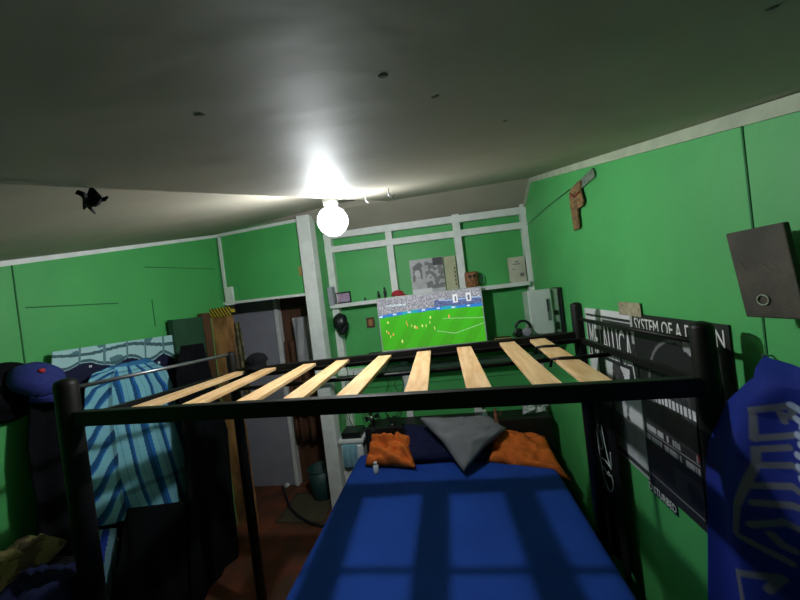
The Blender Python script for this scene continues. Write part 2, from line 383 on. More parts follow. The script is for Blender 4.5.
def pillow4(name, label, q, th, m, seed=0, wr=.012, cat='pillow'):
    """soft pillow spanning four corner points (bottom left, bottom right, top right, top left)"""
    A, B, C, D = [Vector(k) for k in q]; N = (B-A).cross(D-A).normalized()
    bm = BM(); n = 26; top = {}; bot = {}
    for j in range(n+1):
        for i in range(n+1):
            u, v = i/n, j/n; uu, vv = u*2-1, v*2-1
            u2 = .5+.5*uu*(1-.10*(1-abs(vv))*1.0*abs(uu)); v2 = .5+.5*vv*(1-.10*(1-abs(uu))*abs(vv))
            p = A.lerp(B, u2).lerp(D.lerp(C, u2), v2); e = max(0, 1-uu**4)**.6*max(0, 1-vv**4)**.6
            wz = wr*(nz(u*5+seed, v*5, seed)+.6*nz(u*12+seed, v*12, seed+3)) + wr*.8*math.sin((u*.7+v)*14+3*nz(u*3, v*3, seed))*(1-e*.6)
            top[i, j] = bm.verts.new(p+N*(th/2*e+wz*min(1, e*1.5)))
            bot[i, j] = bm.verts.new(p-N*(th/2*e*.7)) if 0 < i < n and 0 < j < n else top[i, j]
    for j in range(n):
        for i in range(n):
            bm.faces.new((top[i, j], top[i+1, j], top[i+1, j+1], top[i, j+1]))
            qd = [bot[i, j], bot[i, j+1], bot[i+1, j+1], bot[i+1, j]]
            if len({id(v) for v in qd}) == 4:
                try: bm.faces.new(qd)
                except ValueError: pass
    return tag(obj(name, bm, m, smooth=True), label, cat)
def PL(x, y, Y): return at(x, y, Y=Y)
pillow4('pillow', 'navy blue pillow in the middle of the bed under the grey pillow', [PL(400, 462, 2.36), PL(494, 462, 2.36), PL(500, 431, 2.60), PL(402, 424, 2.60)], .13, 'navy', 1)
pillow4('pillow', 'crumpled orange pillow at the left head corner of the bed', [PL(365, 466, 2.36), PL(416, 468, 2.28), PL(411, 434, 2.52), PL(372, 436, 2.58)], .17, 'orange', 5, .05)
pillow4('pillow', 'long orange pillow at the right head corner, half under the grey one', [PL(486, 462, 2.36), PL(571, 480, 2.22), PL(545, 436, 2.60), PL(492, 426, 2.58)], .14, 'orange', 9, .035)
pillow4('pillow', 'grey square pillow lying cornerwise on top of the other pillows', [PL(464, 473, 2.16), PL(507, 428, 2.44), PL(492, 417, 2.56), PL(418, 417, 2.44)], .13, 'pillow', 3, .014)
bp = at(376, 469, Z=MZ+.03)
bt = thing('bottle', 'small white bottle standing on the blue sheet before the left orange pillow', 'bottle', (bp.x, bp.y, MZ))
obj('body', lathe([(.018, .004), (.02, .008), (.02, .055), (.012, .062)], (bp.x, bp.y, MZ)), 'plastic', bt, True)
obj('lid', lathe([(.0125, .062), (.0125, .08), (.011, .082)], (bp.x, bp.y, MZ)), 'plastic', bt, True)

# ================================================================== BACK WALL SHELVES AND WHAT STANDS ON THEM
tag(obj('wall_shelf', bx(-1.05, .705, yf-.05, YB, H-.035, H-.0), 'white', bevel=.003), 'white painted shelf board between the studs behind the television', 'shelf')
tag(obj('wall_shelf', bx(-1.05, .75, yf-.06, YB, H-.655, H-.62), 'white', bevel=.003), 'lower white shelf board seen through the pine slats', 'shelf')
SH = H-.475
tag(obj('wall_shelf', bx(-.75, .745, yf-.28, yf-.001, SH-.03, SH), 'black2', bevel=.003), 'dark shelf board that carries the television and the console', 'shelf')
# television
TY = yf-.12
ta, tb, tc, td = at(376, 299, Y=TY), at(481, 286, Y=TY), at(487.5, 343, Y=TY), at(383, 353.5, Y=TY)
tl, tr, tz0, tz1 = (ta.x+td.x)/2, (tb.x+tc.x)/2, SH+.012, (ta.z+tb.z)/2
tv = thing('television', 'silver framed flat television showing a football match', 'television', ((tl+tr)/2, TY, SH))
obj('back_shell', bx(tl+.004, tr-.004, TY+.006, TY+.04, tz0+.004, tz1-.004), 'dplastic', tv, bevel=.004)
fb = BM(); bx(tl, tr, TY-.004, TY+.008, tz1-.009, tz1, fb); bx(tl, tr, TY-.004, TY+.008, tz0, tz0+.009, fb)
bx(tl, tl+.008, TY-.004, TY+.008, tz0+.009, tz1-.009, fb); bx(tr-.008, tr, TY-.004, TY+.008, tz0+.009, tz1-.009, fb)
obj('bezel', fb, 'plastic', tv)
for x in (tl+.12, tr-.12): obj('foot', bx(x-.02, x+.02, TY-.06, TY+.06, SH+.0005, SH+.012), 'dplastic', tv)
players = [(random.uniform(.03, .75), random.uniform(.42, .9)) for _ in range(6)] + [(.27, .55), (.31, .57), (.34, .6), (.36, .62), (.49, .55), (.53, .66), (.12, .7), (.09, .74), (.2, .85), (.68, .47), (.45, .6)]
DIG0 = ['111', '101', '101', '101', '111']
def tvcol(u, v):
    y = 1-v                                   # y 0 = top of the picture
    edge = .37-.06*math.sin(min(1, u*1.4)*math.pi*.6) + .03*u
    if y < edge-.055:
        n = random.random(); c = (.16+.5*n*n, .17+.48*n*n, .2+.5*n*n)
        if u > .55 and y > edge-.19: c = (c[0]*.35, c[1]*.45, c[2]*.85)
        if u > .6 and abs(y-edge+.17) < .012: c = (.35, .5, .7)
        if .08 < u < .28 and abs(y-.15) < .02 and random.random() < .7: c = (.6, .75, .8)
        for ox in (.735, .86):
            i = int((u-ox)/.016); j = int((y-.07)/.032)
            if 0 <= u-ox < .048 and 0 <= y-.07 < .16: c = (.8, .8, .82) if DIG0[j][i] == '1' else (.12, .14, .2)
        return c
    if y < edge:
        return (.75, .85, .95) if (u*7) % 1 < .22 and abs(y-edge+.027) < .014 else ((.03, .22, .62) if (u*2.6) % 1 < .6 else (.02, .38, .5))
    g = .42+.06*(int(u*9+y*3) % 2) - .12*(y-edge)
    c = (.055, g, .014)
    for a, b in (((.55, .72), (.72, .8)), ((.72, .8), (1, .66)), ((.62, .5), (1.0, .56))):
        if seg_d((u, y), a, b) < .006: c = (.3, .62, .25)
    for i, (a, b) in enumerate(players):
        if abs(u-a) < .006 and abs(y-b) < .026: c = (.8, .85, .25) if i % 3 else (.85, .3, .1)
    return c
grid('screen', lambda u, v: Vector((tl+.008+(tr-tl-.016)*u, TY-.001, tz0+.009+(tz1-tz0-.018)*v)), 150, 84, 'screen', tv, tvcol, smooth=False)
# on the upper shelf (top at H)
YS = yf+.0
def shelf_box(nm, label, cat, px0, px1, ytop, m, depth=.04, y=YS, z=H, lean=0):
    a = at(px0, ytop, Y=y); b = at(px1, ytop, Y=y); o = obj(nm, bx(a.x, b.x, y, y+depth, z, max(z+.02, (a.z+b.z)/2)), m, bevel=.003)
    return tag(o, label, cat), a.x, b.x, (a.z+b.z)/2
# framed photograph
a = at(335, 293, Y=YS); b = at(350, 291, Y=YS)
pf = thing('picture_frame', 'small dark framed photo at the left end of the upper shelf', 'picture frame', ((a.x+b.x)/2, YS, H))
fb = BM(); bx(a.x, b.x, YS, YS+.012, H, H+.012, fb); bx(a.x, b.x, YS, YS+.012, a.z-.012, a.z, fb); bx(a.x, a.x+.01, YS, YS+.012, H+.012, a.z-.012, fb); bx(b.x-.01, b.x, YS, YS+.012, H+.012, a.z-.012, fb)
obj('frame', fb, 'dplastic', pf)
ax_, bx2, az_ = a.x, b.x, a.z
grid('photo', lambda u, v: Vector((ax_+.01+(bx2-ax_-.02)*u, YS+.008, H+.012+(az_-H-.024)*v)), 14, 14, 'paint_attr', pf, lambda u, v: (.25+.3*random.random(), .2+.2*random.random(), .3+.25*random.random()), smooth=False)
# figurines
for px, pt, lab in ((384, 287, 'tallest dark figurine on the upper shelf, left of the red cap'), (378, 291, 'short dark figurine beside the tallest one on the upper shelf'), (365, 298, 'tiny green figurine in the middle of the left shelf bay')):
    c = at(px, pt, Y=YS+.02); h = max(.03, c.z-H)
    tag(obj('figurine', lathe([(.014, 0), (.014, h*.08), (.007, h*.12), (.012, h*.35), (.014, h*.6), (.006, h*.72), (.010, h*.82), (.008, h*.95), (.002, h)], (c.x, YS+.02, H), seg=10), 'teal' if px < 370 else 'dplastic', smooth=True), lab, 'figurine')
# little box beside the post on the partition
a = at(319, 283, Y=2.86); tag(obj('box', bx(-1.045, -1.0, 2.83, 2.90, H, H+.16), 'grey'), 'pale box squeezed behind the white post on the upper shelf', 'box')
# red cap
c = at(398, 293, Y=YS); cap((c.x, yf-.02, H+.012), .055, 'red', 'red', 'red cap lying on the upper shelf above the television', front=Vector((1, -.3, 0)), brim_len=.035)
# black and white picture print
a = at(409, 261, Y=YS); b = at(442, 256, Y=YS); w0, w1, zt = a.x, b.x, (a.z+b.z)/2
pp = thing('photo_print', 'large black and white print of a figure standing behind the red cap', 'picture', ((w0+w1)/2, YS+.01, H))
obj('board', bx(w0, w1, YS+.006, YS+.016, H, zt), 'plastic', pp)
def prcol(u, v):
    g = .50+.1*nz(u*6, v*6)
    if seg_d((u, v), (.16, .75), (.28, .82)) < .09 or seg_d((u, v), (.08, .4), (.14, .75)) < .04 or seg_d((u, v), (.30, .8), (.33, .45)) < .03: g = .2
    if math.hypot(u-.2, v-.6) < .09: g = .62
    if .45 < u and v > .1 and nz(u*7, v*9, 4) > -.1: g *= .45
    if u > .7 and v > .78: g = .1
    if u < .6 and v < .15: g = .75
    return (g, g, g*1.04)
grid('print', lambda u, v: Vector((w0+.002+(w1-w0-.004)*u, YS+.0045, H+.002+(zt-H-.004)*v)), 40, 36, 'paint_attr', pp, prcol, smooth=False)
# cream book standing right of the print
a = at(443, 257, Y=YS); b = at(455, 256, Y=YS)
bk = thing('book', 'cream hardback book standing upright right of the black and white print', 'book', ((a.x+b.x)/2, YS, H))
obj('cover', bx(a.x, b.x, YS-.004, YS+.03, H, a.z), mat('cream_paper', 'b4b596', .8), bk, bevel=.003)
fb = BM()
for i in range(5): bx(b.x-.022, b.x-.012, YS-.0055, YS-.004, H+.04+i*.035, H+.06+i*.035, fb)
obj('spine_print', fb, 'brown', bk)
# owl mug
a = at(464, 273, Y=YS); b = at(478, 271, Y=YS); mc = Vector(((a.x+b.x)/2, YS+.005, H)); mr = (b.x-a.x)/2
mug = thing('mug', 'brown owl shaped mug on the upper shelf above the television corner', 'mug', mc)
mh = (a.z+b.z)/2-H
obj('body', lathe([(mr*.8, 0), (mr, mh*.12), (mr, mh*.85), (mr*.93, mh), (mr*.8, mh*.97), (mr*.75, mh*.5)], mc), mat('owl_brown', 'a8724a', .6, hex2='6a3e26', scale=50), mug, True)
for s in (-1, 1): obj('eye', lathe([(.014, 0), (.013, .006), (.004, .008)], mc+Vector((s*.018, -mr*.9, mh*.72)), (0, -1, 0), 14), 'dplastic', mug, True)
obj('beak', lathe([(.008, 0), (.001, .014)], mc+Vector((0, -mr*.98, mh*.55)), (0, -.6, -1), 8), 'gold', mug)
obj('handle', tube([mc+Vector((mr*.95, 0, mh*.8)), mc+Vector((mr+.022, 0, mh*.75)), mc+Vector((mr+.028, 0, mh*.5)), mc+Vector((mr+.02, 0, mh*.25)), mc+Vector((mr*.95, 0, mh*.2))], .006, 8), 'teal', mug, True)
# white carton
a = at(508, 258, Y=YS); b = at(524, 256, Y=YS)
wc = thing('carton', 'white carton printed with faint marks at the right end of the upper shelf', 'carton', ((a.x+b.x)/2, YS, H))
obj('body', bx(a.x, b.x, YS-.01, YS+.05, H+.0, (a.z+b.z)/2), mat('carton_white', 'c3bfae', .8), wc, bevel=.002)
for q in ((.03, .09, .15, .158), (.05, .08, .17, .18), (.02, .05, .11, .116)): obj('printed_line', bx(a.x+q[0], a.x+q[1], YS-.0112, YS-.01, H+q[2], H+q[3]), 'pillow', wc)
obj('printed_seal', lathe([(.018, 0), (.018, .001)], (b.x-.035, YS-.010, H+.06), (0, -1, 0), 14), 'pillow', wc)
# cap hanging under the shelf, small plaque on the wall
c = at(341, 318, Y=yf-.03)
cap((c.x, yf-.055, c.z-.03), .07, 'dplastic', 'dplastic', 'dark cap hanging from the left end of the upper shelf', front=Vector((.1, -.3, -1)), up=Vector((0, -1, .2)), brim_len=.05)
a = at(366, 318, Y=YB-.01); b = at(375, 327, Y=YB-.01)
pl = thing('plaque', 'small brown square plaque on the green wall left of the television', 'plaque', ((a.x+b.x)/2, YB-.01, (a.z+b.z)/2))
obj('backing', bx(a.x, b.x, YB-.014, YB-.001, b.z, a.z), 'brown', pl); obj('face', bx(a.x+.018, b.x-.018, YB-.017, YB-.014, b.z+.018, a.z-.018), 'rust', pl)
# game console standing upright
CY = 2.25; SH2 = SH; SH = H-.36
tag(obj('wall_shelf', bx(.44, XR-.002, CY-.03, CY+.2, SH-.025, SH), 'black2', bevel=.003), 'small dark corner shelf on the right wall under the white console', 'shelf')
a = at(532, 290, Y=CY); b = at(552, 289, Y=CY); e = at(561, 291, Y=CY+.02)
gc = thing('game_console', 'white upright game console with a vertical disc slot near the room corner', 'game console', ((a.x+b.x)/2, CY, SH))
cx0, cx1, ch = .528, .672, .295
def lean(nm, x0, x1, y0_, y1_, h0, h1, m, bv=0): return obj(nm, bx(x0, x1, CY+y0_, CY+y1_, SH+h0, SH+h1), m, gc, bevel=bv)
lean('front_panel', cx0, cx1, -.012, .006, .001, ch, 'plastic', .006)
lean('housing', cx0+.004, .722, .006, .17, .001, ch-.006, mat('console_side', '8fa392', .5), .008)
tray_ = lean('disc_tray', cx1-.034, cx1-.012, -.0145, -.012, ch*.30, ch*.78, 'steel')
obj('slot', bx(cx1-.032, cx1-.024, CY-.0155, CY-.0145, SH+ch*.50, SH+ch*.76), 'dplastic', tray_)
lean('side_vent', cx1+.012, cx1+.040, .001, .006, ch*.40, ch*.50, 'dplastic')
lean('side_vent', cx1+.016, cx1+.036, .001, .006, ch*.08, ch*.24, 'dplastic')
tag(obj('black_panel', bx(.7245, .745, CY+.0, CY+.17, SH, SH+ch), 'dplastic', bevel=.008), 'thin black panel standing against the right side of the console', 'panel')  # plain black strip along the right side of the console
# headphones hung left of console, small gold framed box
c = at(526, 326, Y=CY-.02); c.x -= .02
hp = thing('headphones', 'black headphones resting beside the white console', 'headphones', (c.x, CY-.02, SH))
obj('band', tube([(c.x+.045*math.cos(t), CY-.02, SH+.06+.045*math.sin(t)) for t in [math.pi*k/10-.1 for k in range(11)]], .009, 8), 'dplastic', hp, True)
obj('ear_cup', lathe([(.02, -.012), (.03, -.008), (.03, .01), (.02, .014)], (c.x-.035, CY-.03, SH+.032), (.4, -1, 0), 16), 'dplastic', hp, True)
obj('ear_cup', lathe([(.02, -.012), (.03, -.008), (.03, .01), (.02, .014)], (c.x+.02, CY-.04, SH+.032), (-.4, -1, 0), 16), 'pillow', hp, True)
SH = SH2; CY = yf-.2; a = at(494, 334, Y=CY-.03); b = at(511, 332, Y=CY-.03)
gb = thing('trinket_box', 'small dark box with a gold border on the television shelf', 'box', ((a.x+b.x)/2, CY-.02, SH))
obj('body', bx(a.x, b.x, CY-.03, CY+.05, SH, SH+.05), 'black2', gb)
fb = BM(); bx(a.x, b.x, CY-.032, CY-.03, SH+.042, SH+.05, fb); bx(a.x, b.x, CY-.032, CY-.03, SH+.015, SH+.023, fb); bx(a.x, a.x+.008, CY-.032, CY-.03, SH+.023, SH+.042, fb); bx(b.x-.008, b.x, CY-.032, CY-.03, SH+.023, SH+.042, fb)
obj('border', fb, 'gold', gb)

# ---- things behind and on the headboard
HZ = H-.985
lz = H-1.09
tag(obj('bookcase_top', bx(-.80, .70, 2.68, yf-.005, lz-.03, lz), 'black2'), 'dark ledge between the headboard and the stud wall', 'ledge')
fan = thing('desk_fan', 'small black fan with a shiny hub behind the left orange pillow', 'fan', (-.70, 2.66, lz))
c = at(371, 419, Y=2.62)
fan.location = (c.x, 2.66, lz)
fb = BM()
for k in range(3): tube([(c.x+(.075-.018*k)*math.cos(t*math.pi/12), 2.64+.01*k, c.z+(.075-.018*k)*math.sin(t*math.pi/12)) for t in range(24)], .0025, 6, fb, closed=True)
for k in range(12): tube([(c.x+.02*math.cos(k*math.pi/6), 2.635, c.z+.02*math.sin(k*math.pi/6)), (c.x+.075*math.cos(k*math.pi/6), 2.64, c.z+.075*math.sin(k*math.pi/6))], .0018, 5, fb)
obj('grille', fb, 'dplastic', fan)
obj('hub', lathe([(.024, 0), (.022, .008), (.012, .016), (.002, .018)], (c.x, 2.635, c.z), (0, -1, 0), 18), 'chrome', fan, True)
for k in range(4):
    t = k*math.pi/2+.3; d = Vector((math.cos(t), 0, math.sin(t))); s = Vector((-math.sin(t), 0, math.cos(t))); cc = Vector((c.x, 2.655, c.z))
    obj('blade', prism([cc+d*.015-s*.008, cc+d*.06-s*.03, cc+d*.065+s*.015, cc+d*.02+s*.01], (0, .003, 0)), 'dplastic', fan)
obj('base', lathe([(.05, 0), (.05, .012), (.012, .02), (.010, max(.03, c.z-lz-.02))], (c.x, 2.675, lz)), 'dplastic', fan, True)
# tangle of cables hanging over the back wall
for i, (x0, x1, ya, yb) in enumerate([(345, 352, 366, 425), (352, 346, 372, 420), (388, 384, 362, 415), (396, 400, 380, 418), (404, 396, 372, 420)]):
    A = at(x0, ya, Y=yf-.07); B = at(x1, yb, Y=yf-.07)
    pts = [A.lerp(B, k/10)+Vector((.02*math.sin(k*1.3+i), .01*math.cos(k+i), 0)) for k in range(11)]
    tag(obj('cable', tube(pts, .0035, 6), 'dplastic', smooth=True), ['black cable hanging from the lower white shelf nearest the post', 'second black cable from the post, crossing the first', 'black cable hanging behind the fan', 'black cable curling right of the fan cable', 'rightmost black cable hanging above the navy pillow'][i], 'cable')
# potted plant of dark leaves between fan and stud
c = at(392, 420, Y=2.68)
pt = thing('potted_plant', 'small dark leafy plant in a pot behind the navy pillow', 'plant', (c.x, 2.68, lz))
obj('pot', lathe([(.03, 0), (.04, .05), (.035, .05)], (c.x, 2.68, lz)), 'dplastic', pt, True)
fb = BM()
for k in range(26):
    an = random.uniform(0, 6.28); l = random.uniform(.05, .11); d = Vector((math.cos(an)*.8, math.sin(an)*.3, random.uniform(.5, 1.1))).normalized(); s = d.cross(Vector((0, 1, .1))).normalized()*.009
    o0 = Vector((c.x, 2.68, lz+.04)); prism([o0, o0+d*l*.6+s, o0+d*l, o0+d*l*.6-s], (0, .001, 0), fb)
obj('foliage', fb, mat('dark_leaf', '24402c', .6), pt)
# cluttered things on the headboard ledge right of the grey pillow
c = at(484, 408, Y=2.68); jar = thing('jar', 'glass jar standing behind the grey pillow by the stud', 'jar', (c.x, 2.68, lz))
obj('body', lathe([(.022, 0), (.024, .01), (.024, .07), (.016, .085)], (c.x, 2.68, lz)), mat('bottle_glass', '5d7a70', .2), jar, True)
obj('lid', lathe([(.018, .085), (.018, .10)], (c.x, 2.68, lz)), 'plastic', jar, True)
c = at(495, 410, Y=2.64); fg = thing('figurine', 'brownish standing figurine behind the grey pillow, right of the jar', 'figurine', (c.x, 2.64, lz))
obj('body', lathe([(.02, 0), (.018, .02), (.012, .05), (.017, .075), (.006, .09), (.012, .105), (.010, .12), (.002, .128)], (c.x, 2.64, lz), seg=12), mat('skin_brown', '8a5a44', .6), fg, True)
obj('arm', tube([(c.x+.012, 2.64, lz+.08), (c.x+.035, 2.63, lz+.07), (c.x+.045, 2.62, lz+.10)], .006, 8), 'brown', fg, True)
a = at(521, 405, Y=2.76); b = at(547, 416, Y=2.76)
cushion('plastic_bag', 'crumpled pale grey bag above the right side of the headboard', ((a.x+b.x)/2, 2.76, lz+.075), .2, .13, .1, 0, 'plastic', (1.2, .1), 12, .03, cat='bag')
# white nightstand with black box
a = at(349, 439, Y=2.64); nx0 = -1.02
ns = thing('nightstand', 'small white nightstand squeezed between the bed and the white post', 'nightstand', (-.92, 2.73, 0))
nz1 = a.z
obj('top', bx(-1.035, -.815, 2.61, 2.85, nz1-.025, nz1), 'white', ns, bevel=.003)
obj('body', bx(-1.02, -.83, 2.625, 2.84, .0, nz1-.025), 'white', ns)
obj('drawer', bx(-1.01, -.84, 2.615, 2.625, nz1-.19, nz1-.05), 'white', ns, bevel=.002)
tag(obj('set_top_box', bx(-1.01, -.84, 2.64, 2.80, nz1, nz1+.05), 'dplastic', bevel=.004), 'flat black box lying on the white nightstand', 'box')
tag(grid('towel', lambda u, v: Vector((-1.0+.13*u, 2.605-.012*math.sin(v*3)+.004*math.sin(u*18), nz1-.03-v*.2)), 20, 14, 'fade', thick=.005), 'pale blue towel hanging over the front of the nightstand', 'towel')
# white rail frame clutter at the partition, seen between slats
a = at(300, 384, Y=2.6); b = at(338, 378, Y=2.6)
tag(obj('plank', beam((a.x+.02, 2.58, a.z), (b.x-.01, 2.58, b.z), .03, .04), 'white'), 'short white plank nailed across the foot of the white post', 'plank')

# ================================================================== DOORWAY
# rough timber plank with hazard tape
a = at(211, 318, Y=2.5); b = at(231, 316, Y=2.5)
tp = thing('timber_plank', 'rough timber plank topped with yellow and black tape beside the doorway', 'plank', ((a.x+b.x)/2, 2.5, 0))
def rough(x0, x1, y0, y1, z0, z1):
    bm = bx(x0, x1, y0, y1, z0, z1); bmesh.ops.subdivide_edges(bm, edges=bm.edges[:], cuts=7, use_grid_fill=True)
    for v in bm.verts: v.co.x += .012*nz(v.co.z*5, v.co.y*30, v.co.x*9)
    return bm
obj('board', rough(a.x, b.x, 2.485, 2.52, 0, a.z-.002), 'rust', tp)
tape = bpy.data.materials.new('hazard_tape'); tape.use_nodes = True; nt = tape.node_tree; b_ = nt.nodes['Principled BSDF']
tcn = nt.nodes.new('ShaderNodeTexCoord'); mpn = nt.nodes.new('ShaderNodeMapping'); mpn.inputs['Rotation'].default_value = (0, .5, 0)
wv = nt.nodes.new('ShaderNodeTexWave'); wv.inputs['Scale'].default_value = 13; rp = nt.nodes.new('ShaderNodeValToRGB'); rp.color_ramp.interpolation = 'CONSTANT'
rp.color_ramp.elements[0].color = (*lin('c9a92c'), 1); rp.color_ramp.elements[1].color = (.01, .01, .01, 1); rp.color_ramp.elements[1].position = .5
nt.links.new(tcn.outputs['Object'], mpn.inputs[0]); nt.links.new(mpn.outputs[0], wv.inputs['Vector']); nt.links.new(wv.outputs['Fac'], rp.inputs[0]); nt.links.new(rp.outputs[0], b_.inputs['Base Color'])
MT['tape'] = tape
t0 = at(203, 307, Y=2.48); obj('hazard_tape', bx(t0.x, b.x+.025, 2.475, 2.525, a.z, a.z+.075), 'tape', tp)
obj('tape_end', bx(t0.x-.03, t0.x, 2.478, 2.522, a.z+.005, a.z+.07), mat('orange_tape', 'b04a20', .6), tp)
# dark sleeve hanging from the plank
a = at(233, 330, Y=2.55)
tag(grid('scarf', lambda u, v: Vector((a.x+.0+.07*u+.02*v, 2.56+.012*math.sin(u*12), a.z+.06-v*.62)), 12, 20, mat('olive_scarf', '3c3a30', .9, hex2='77714a', scale=30), thick=.006), 'mottled olive scarf hanging beside the timber plank', 'scarf')
a = at(292, 318, Y=2.95); b = at(316, 362, Y=2.95)
tag(grid('cloth_sheet', lambda u, v: Vector((a.x+(b.x-a.x)*u, 2.95+.012*math.sin(u*14+v*3), a.z-(a.z-b.z)*v*1.05)), 16, 16, mat('white_sheet', 'a9a9ac', .9), thick=.005), 'white sheet hanging behind the doorway next to the post', 'cloth')
a = at(286, 306, Y=2.97)
tag(grid('curtain', lambda u, v: Vector((-1.62+.42*u, 3.03+.02*math.sin(u*26)-.01, H-.3-v*1.0)), 50, 8, mat('brown_curtain', '6a4630', .9, hex2='4a2c1c', scale=4, stretch=(8, 1, 1)), thick=.005), 'brown curtain hanging low at the back of the doorway', 'curtain')
# teal bin and hose on the hall floor
c = at(322, 505, Z=0.0)
bn = thing('waste_bin', 'dark teal plastic bin on the floor beside the white post', 'bin', (-1.33, 2.85, 0))
obj('body', lathe([(.085, 0), (.09, .01), (.11, .27), (.105, .27), (.08, .02)], (-1.33, 2.85, 0)), 'teal', bn, True)
obj('rim', tube([(-1.33+.112*math.cos(k*math.pi/12), 2.85+.112*math.sin(k*math.pi/12), .272) for k in range(24)], .006, 6, closed=True), 'teal', bn, True)
hp_ = [(283, 486), (286, 496), (290, 508), (299, 517), (310, 523), (322, 526), (332, 522), (336, 512)]
tag(obj('hose', tube([at(x, y, Z=.012) for x, y in hp_], .012, 8), 'dplastic', smooth=True), 'dark hose curving over the floor in the doorway', 'hose')
tag(grid('floor_mat', lambda u, v: Vector((-1.62+.42*u, 2.5+.4*v, .006+.004*nz(u*5, v*5))), 12, 10, mat('mat_khaki', '4a4430', .95), thick=.006), 'small khaki mat on the floor inside the curve of the hose', 'mat')
c = at(287, 484, Z=.03); tag(obj('slipper', lathe([(.02, 0), (.03, .01), (.028, .03), (.01, .04)], (c.x, c.y, .0), seg=14), 'plastic', smooth=True), 'small pale object on the floor at the foot of the grey door', 'litter')

# ================================================================== LEFT WALL CLOTHES
XC = XL+.045
def hang(name, label, cat, outline_px, X, m, colfn=None, nu=40, nv=60, fold=.014, thick=.006, fq=16, group=None, sag=0):
    """cloth in the plane X=, between a left and a right edge given from top to bottom"""
    L = [at(x, y, X=X) for x, y in outline_px[0]]; Rr = [at(x, y, X=X) for x, y in outline_px[1]]
    def pick(P, t):
        k = t*(len(P)-1); i = min(int(k), len(P)-2); return P[i].lerp(P[i+1], k-i)
    def fn(u, v):
        p = pick(L, v).lerp(pick(Rr, v), u)
        p.z += sag*math.sin(u*math.pi)
        p.x += fold*(math.sin(u*fq+math.sin(v*4)*1.5)*.6 + nz(u*4, v*3, 2)*.8)*(.35+.65*v)
        return p
    return tag(grid(name, fn, nu, nv, m, None, colfn, thick), label, cat, group)
stars = [(random.random(), random.random()) for _ in range(90)]
def starcol(u, v):
    e = .085+.012*math.sin(u*21)+.012*nz(u*9, 1)
    if v < e:
        c = (.42, .66, .68) if nz(u*8, v*20, 5) > -.25 else (.10, .22, .26)
        if abs(v-.024-.01*math.sin(u*9)) < .007 or abs(v-e+.01) < .006: c = (.06, .14, .16)
        if (u*6+.1) % 1 < .10: c = (.12, .24, .28)
        return c
    c = (.012, .014, .045)
    for a, b in stars:
        if abs(u-a) < .010 and abs(v-b) < .005: c = (.55, .6, .66)
    return c
hang('curtain_cloth', 'navy star patterned cloth with a pale blue top band hung on the left wall', 'cloth', ([(52, 352), (48, 420), (60, 520), (75, 640)], [(178, 334), (183, 420), (196, 520), (206, 640)]), XC, 'paint_attr', starcol, 200, 300, .012)
def plaid(u, v):
    x = u-.34*v*(u > .26)+.03*nz(u*3, v*3); y = v
    pale, dk, roy = (.24, .56, .66), (.015, .09, .24), (.02, .16, .48)
    if u < .24+.06*v and v > .12:                # left sleeve, stripes running across
        s = (y*9+u*6) % 1
        c = dk if s < .30 else (roy if s < .42 else pale)
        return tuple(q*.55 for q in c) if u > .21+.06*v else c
    if v < .07+.02*math.sin(u*3.1): return dk if (v*40) % 1 < .3 else (.05, .22, .45)
    s = (x*5.2+.2) % 1
    c = pale
    if s < .34: c = roy
    if s < .20: c = dk
    if .62 < s < .66: c = (.12, .38, .52)
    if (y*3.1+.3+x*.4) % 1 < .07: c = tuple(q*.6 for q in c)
    return c
def shirt_edge():
    Lx = [(112, 366), (92, 374), (83, 390), (80, 430), (82, 480), (92, 528)]
    Rx = [(146, 358), (164, 368), (172, 385), (180, 430), (188, 470), (192, 506)]
    return Lx, Rx
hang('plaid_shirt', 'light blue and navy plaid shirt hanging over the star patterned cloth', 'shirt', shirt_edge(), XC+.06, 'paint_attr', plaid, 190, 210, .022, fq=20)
hang('plaid_sleeve', 'light blue striped cloth hanging to the right below the plaid shirt', 'cloth', ([(164, 420), (166, 470), (168, 512)], [(183, 418), (190, 465), (193, 508)]), XC+.03, 'paint_attr', lambda u, v: (.10, .30, .42) if (u*3+v) % 1 > .35 else (.02, .06, .25), 20, 30, .01)
hang('striped_towel', 'pale blue towel with a royal blue diagonal stripe hanging near the floor', 'towel', ([(98, 530), (103, 565), (106, 620)], [(116, 528), (120, 565), (122, 620)]), XC+.07, 'paint_attr', lambda u, v: (.02, .05, .35) if .2 < (u+v*1.2) % 1.1 < .6 else (.18, .35, .42), 14, 30, .008)
hang('black_jacket', 'black jacket hanging on the left wall below the blue cap', 'jacket', ([(30, 402), (27, 450), (33, 510), (38, 560), (42, 640)], [(74, 400), (88, 450), (98, 510), (104, 570), (108, 640)]), XC+.05, 'dark', None, 30, 40, .03)
hang('dark_trousers', 'black trousers hanging under the plaid shirt hem', 'trousers', ([(128, 508), (120, 540), (112, 575), (112, 640)], [(196, 500), (204, 540), (208, 590), (212, 640)]), XC+.13, 'dark', None, 30, 40, .035)
hang('black_coat', 'long black coat hanging between the plaid shirt and the doorway', 'coat', ([(181, 346), (176, 375), (180, 430), (186, 500), (190, 560), (196, 640)], [(203, 343), (212, 375), (229, 430), (235, 500), (240, 560), (244, 640)]), XC+.16, 'dark', None, 30, 50, .03)
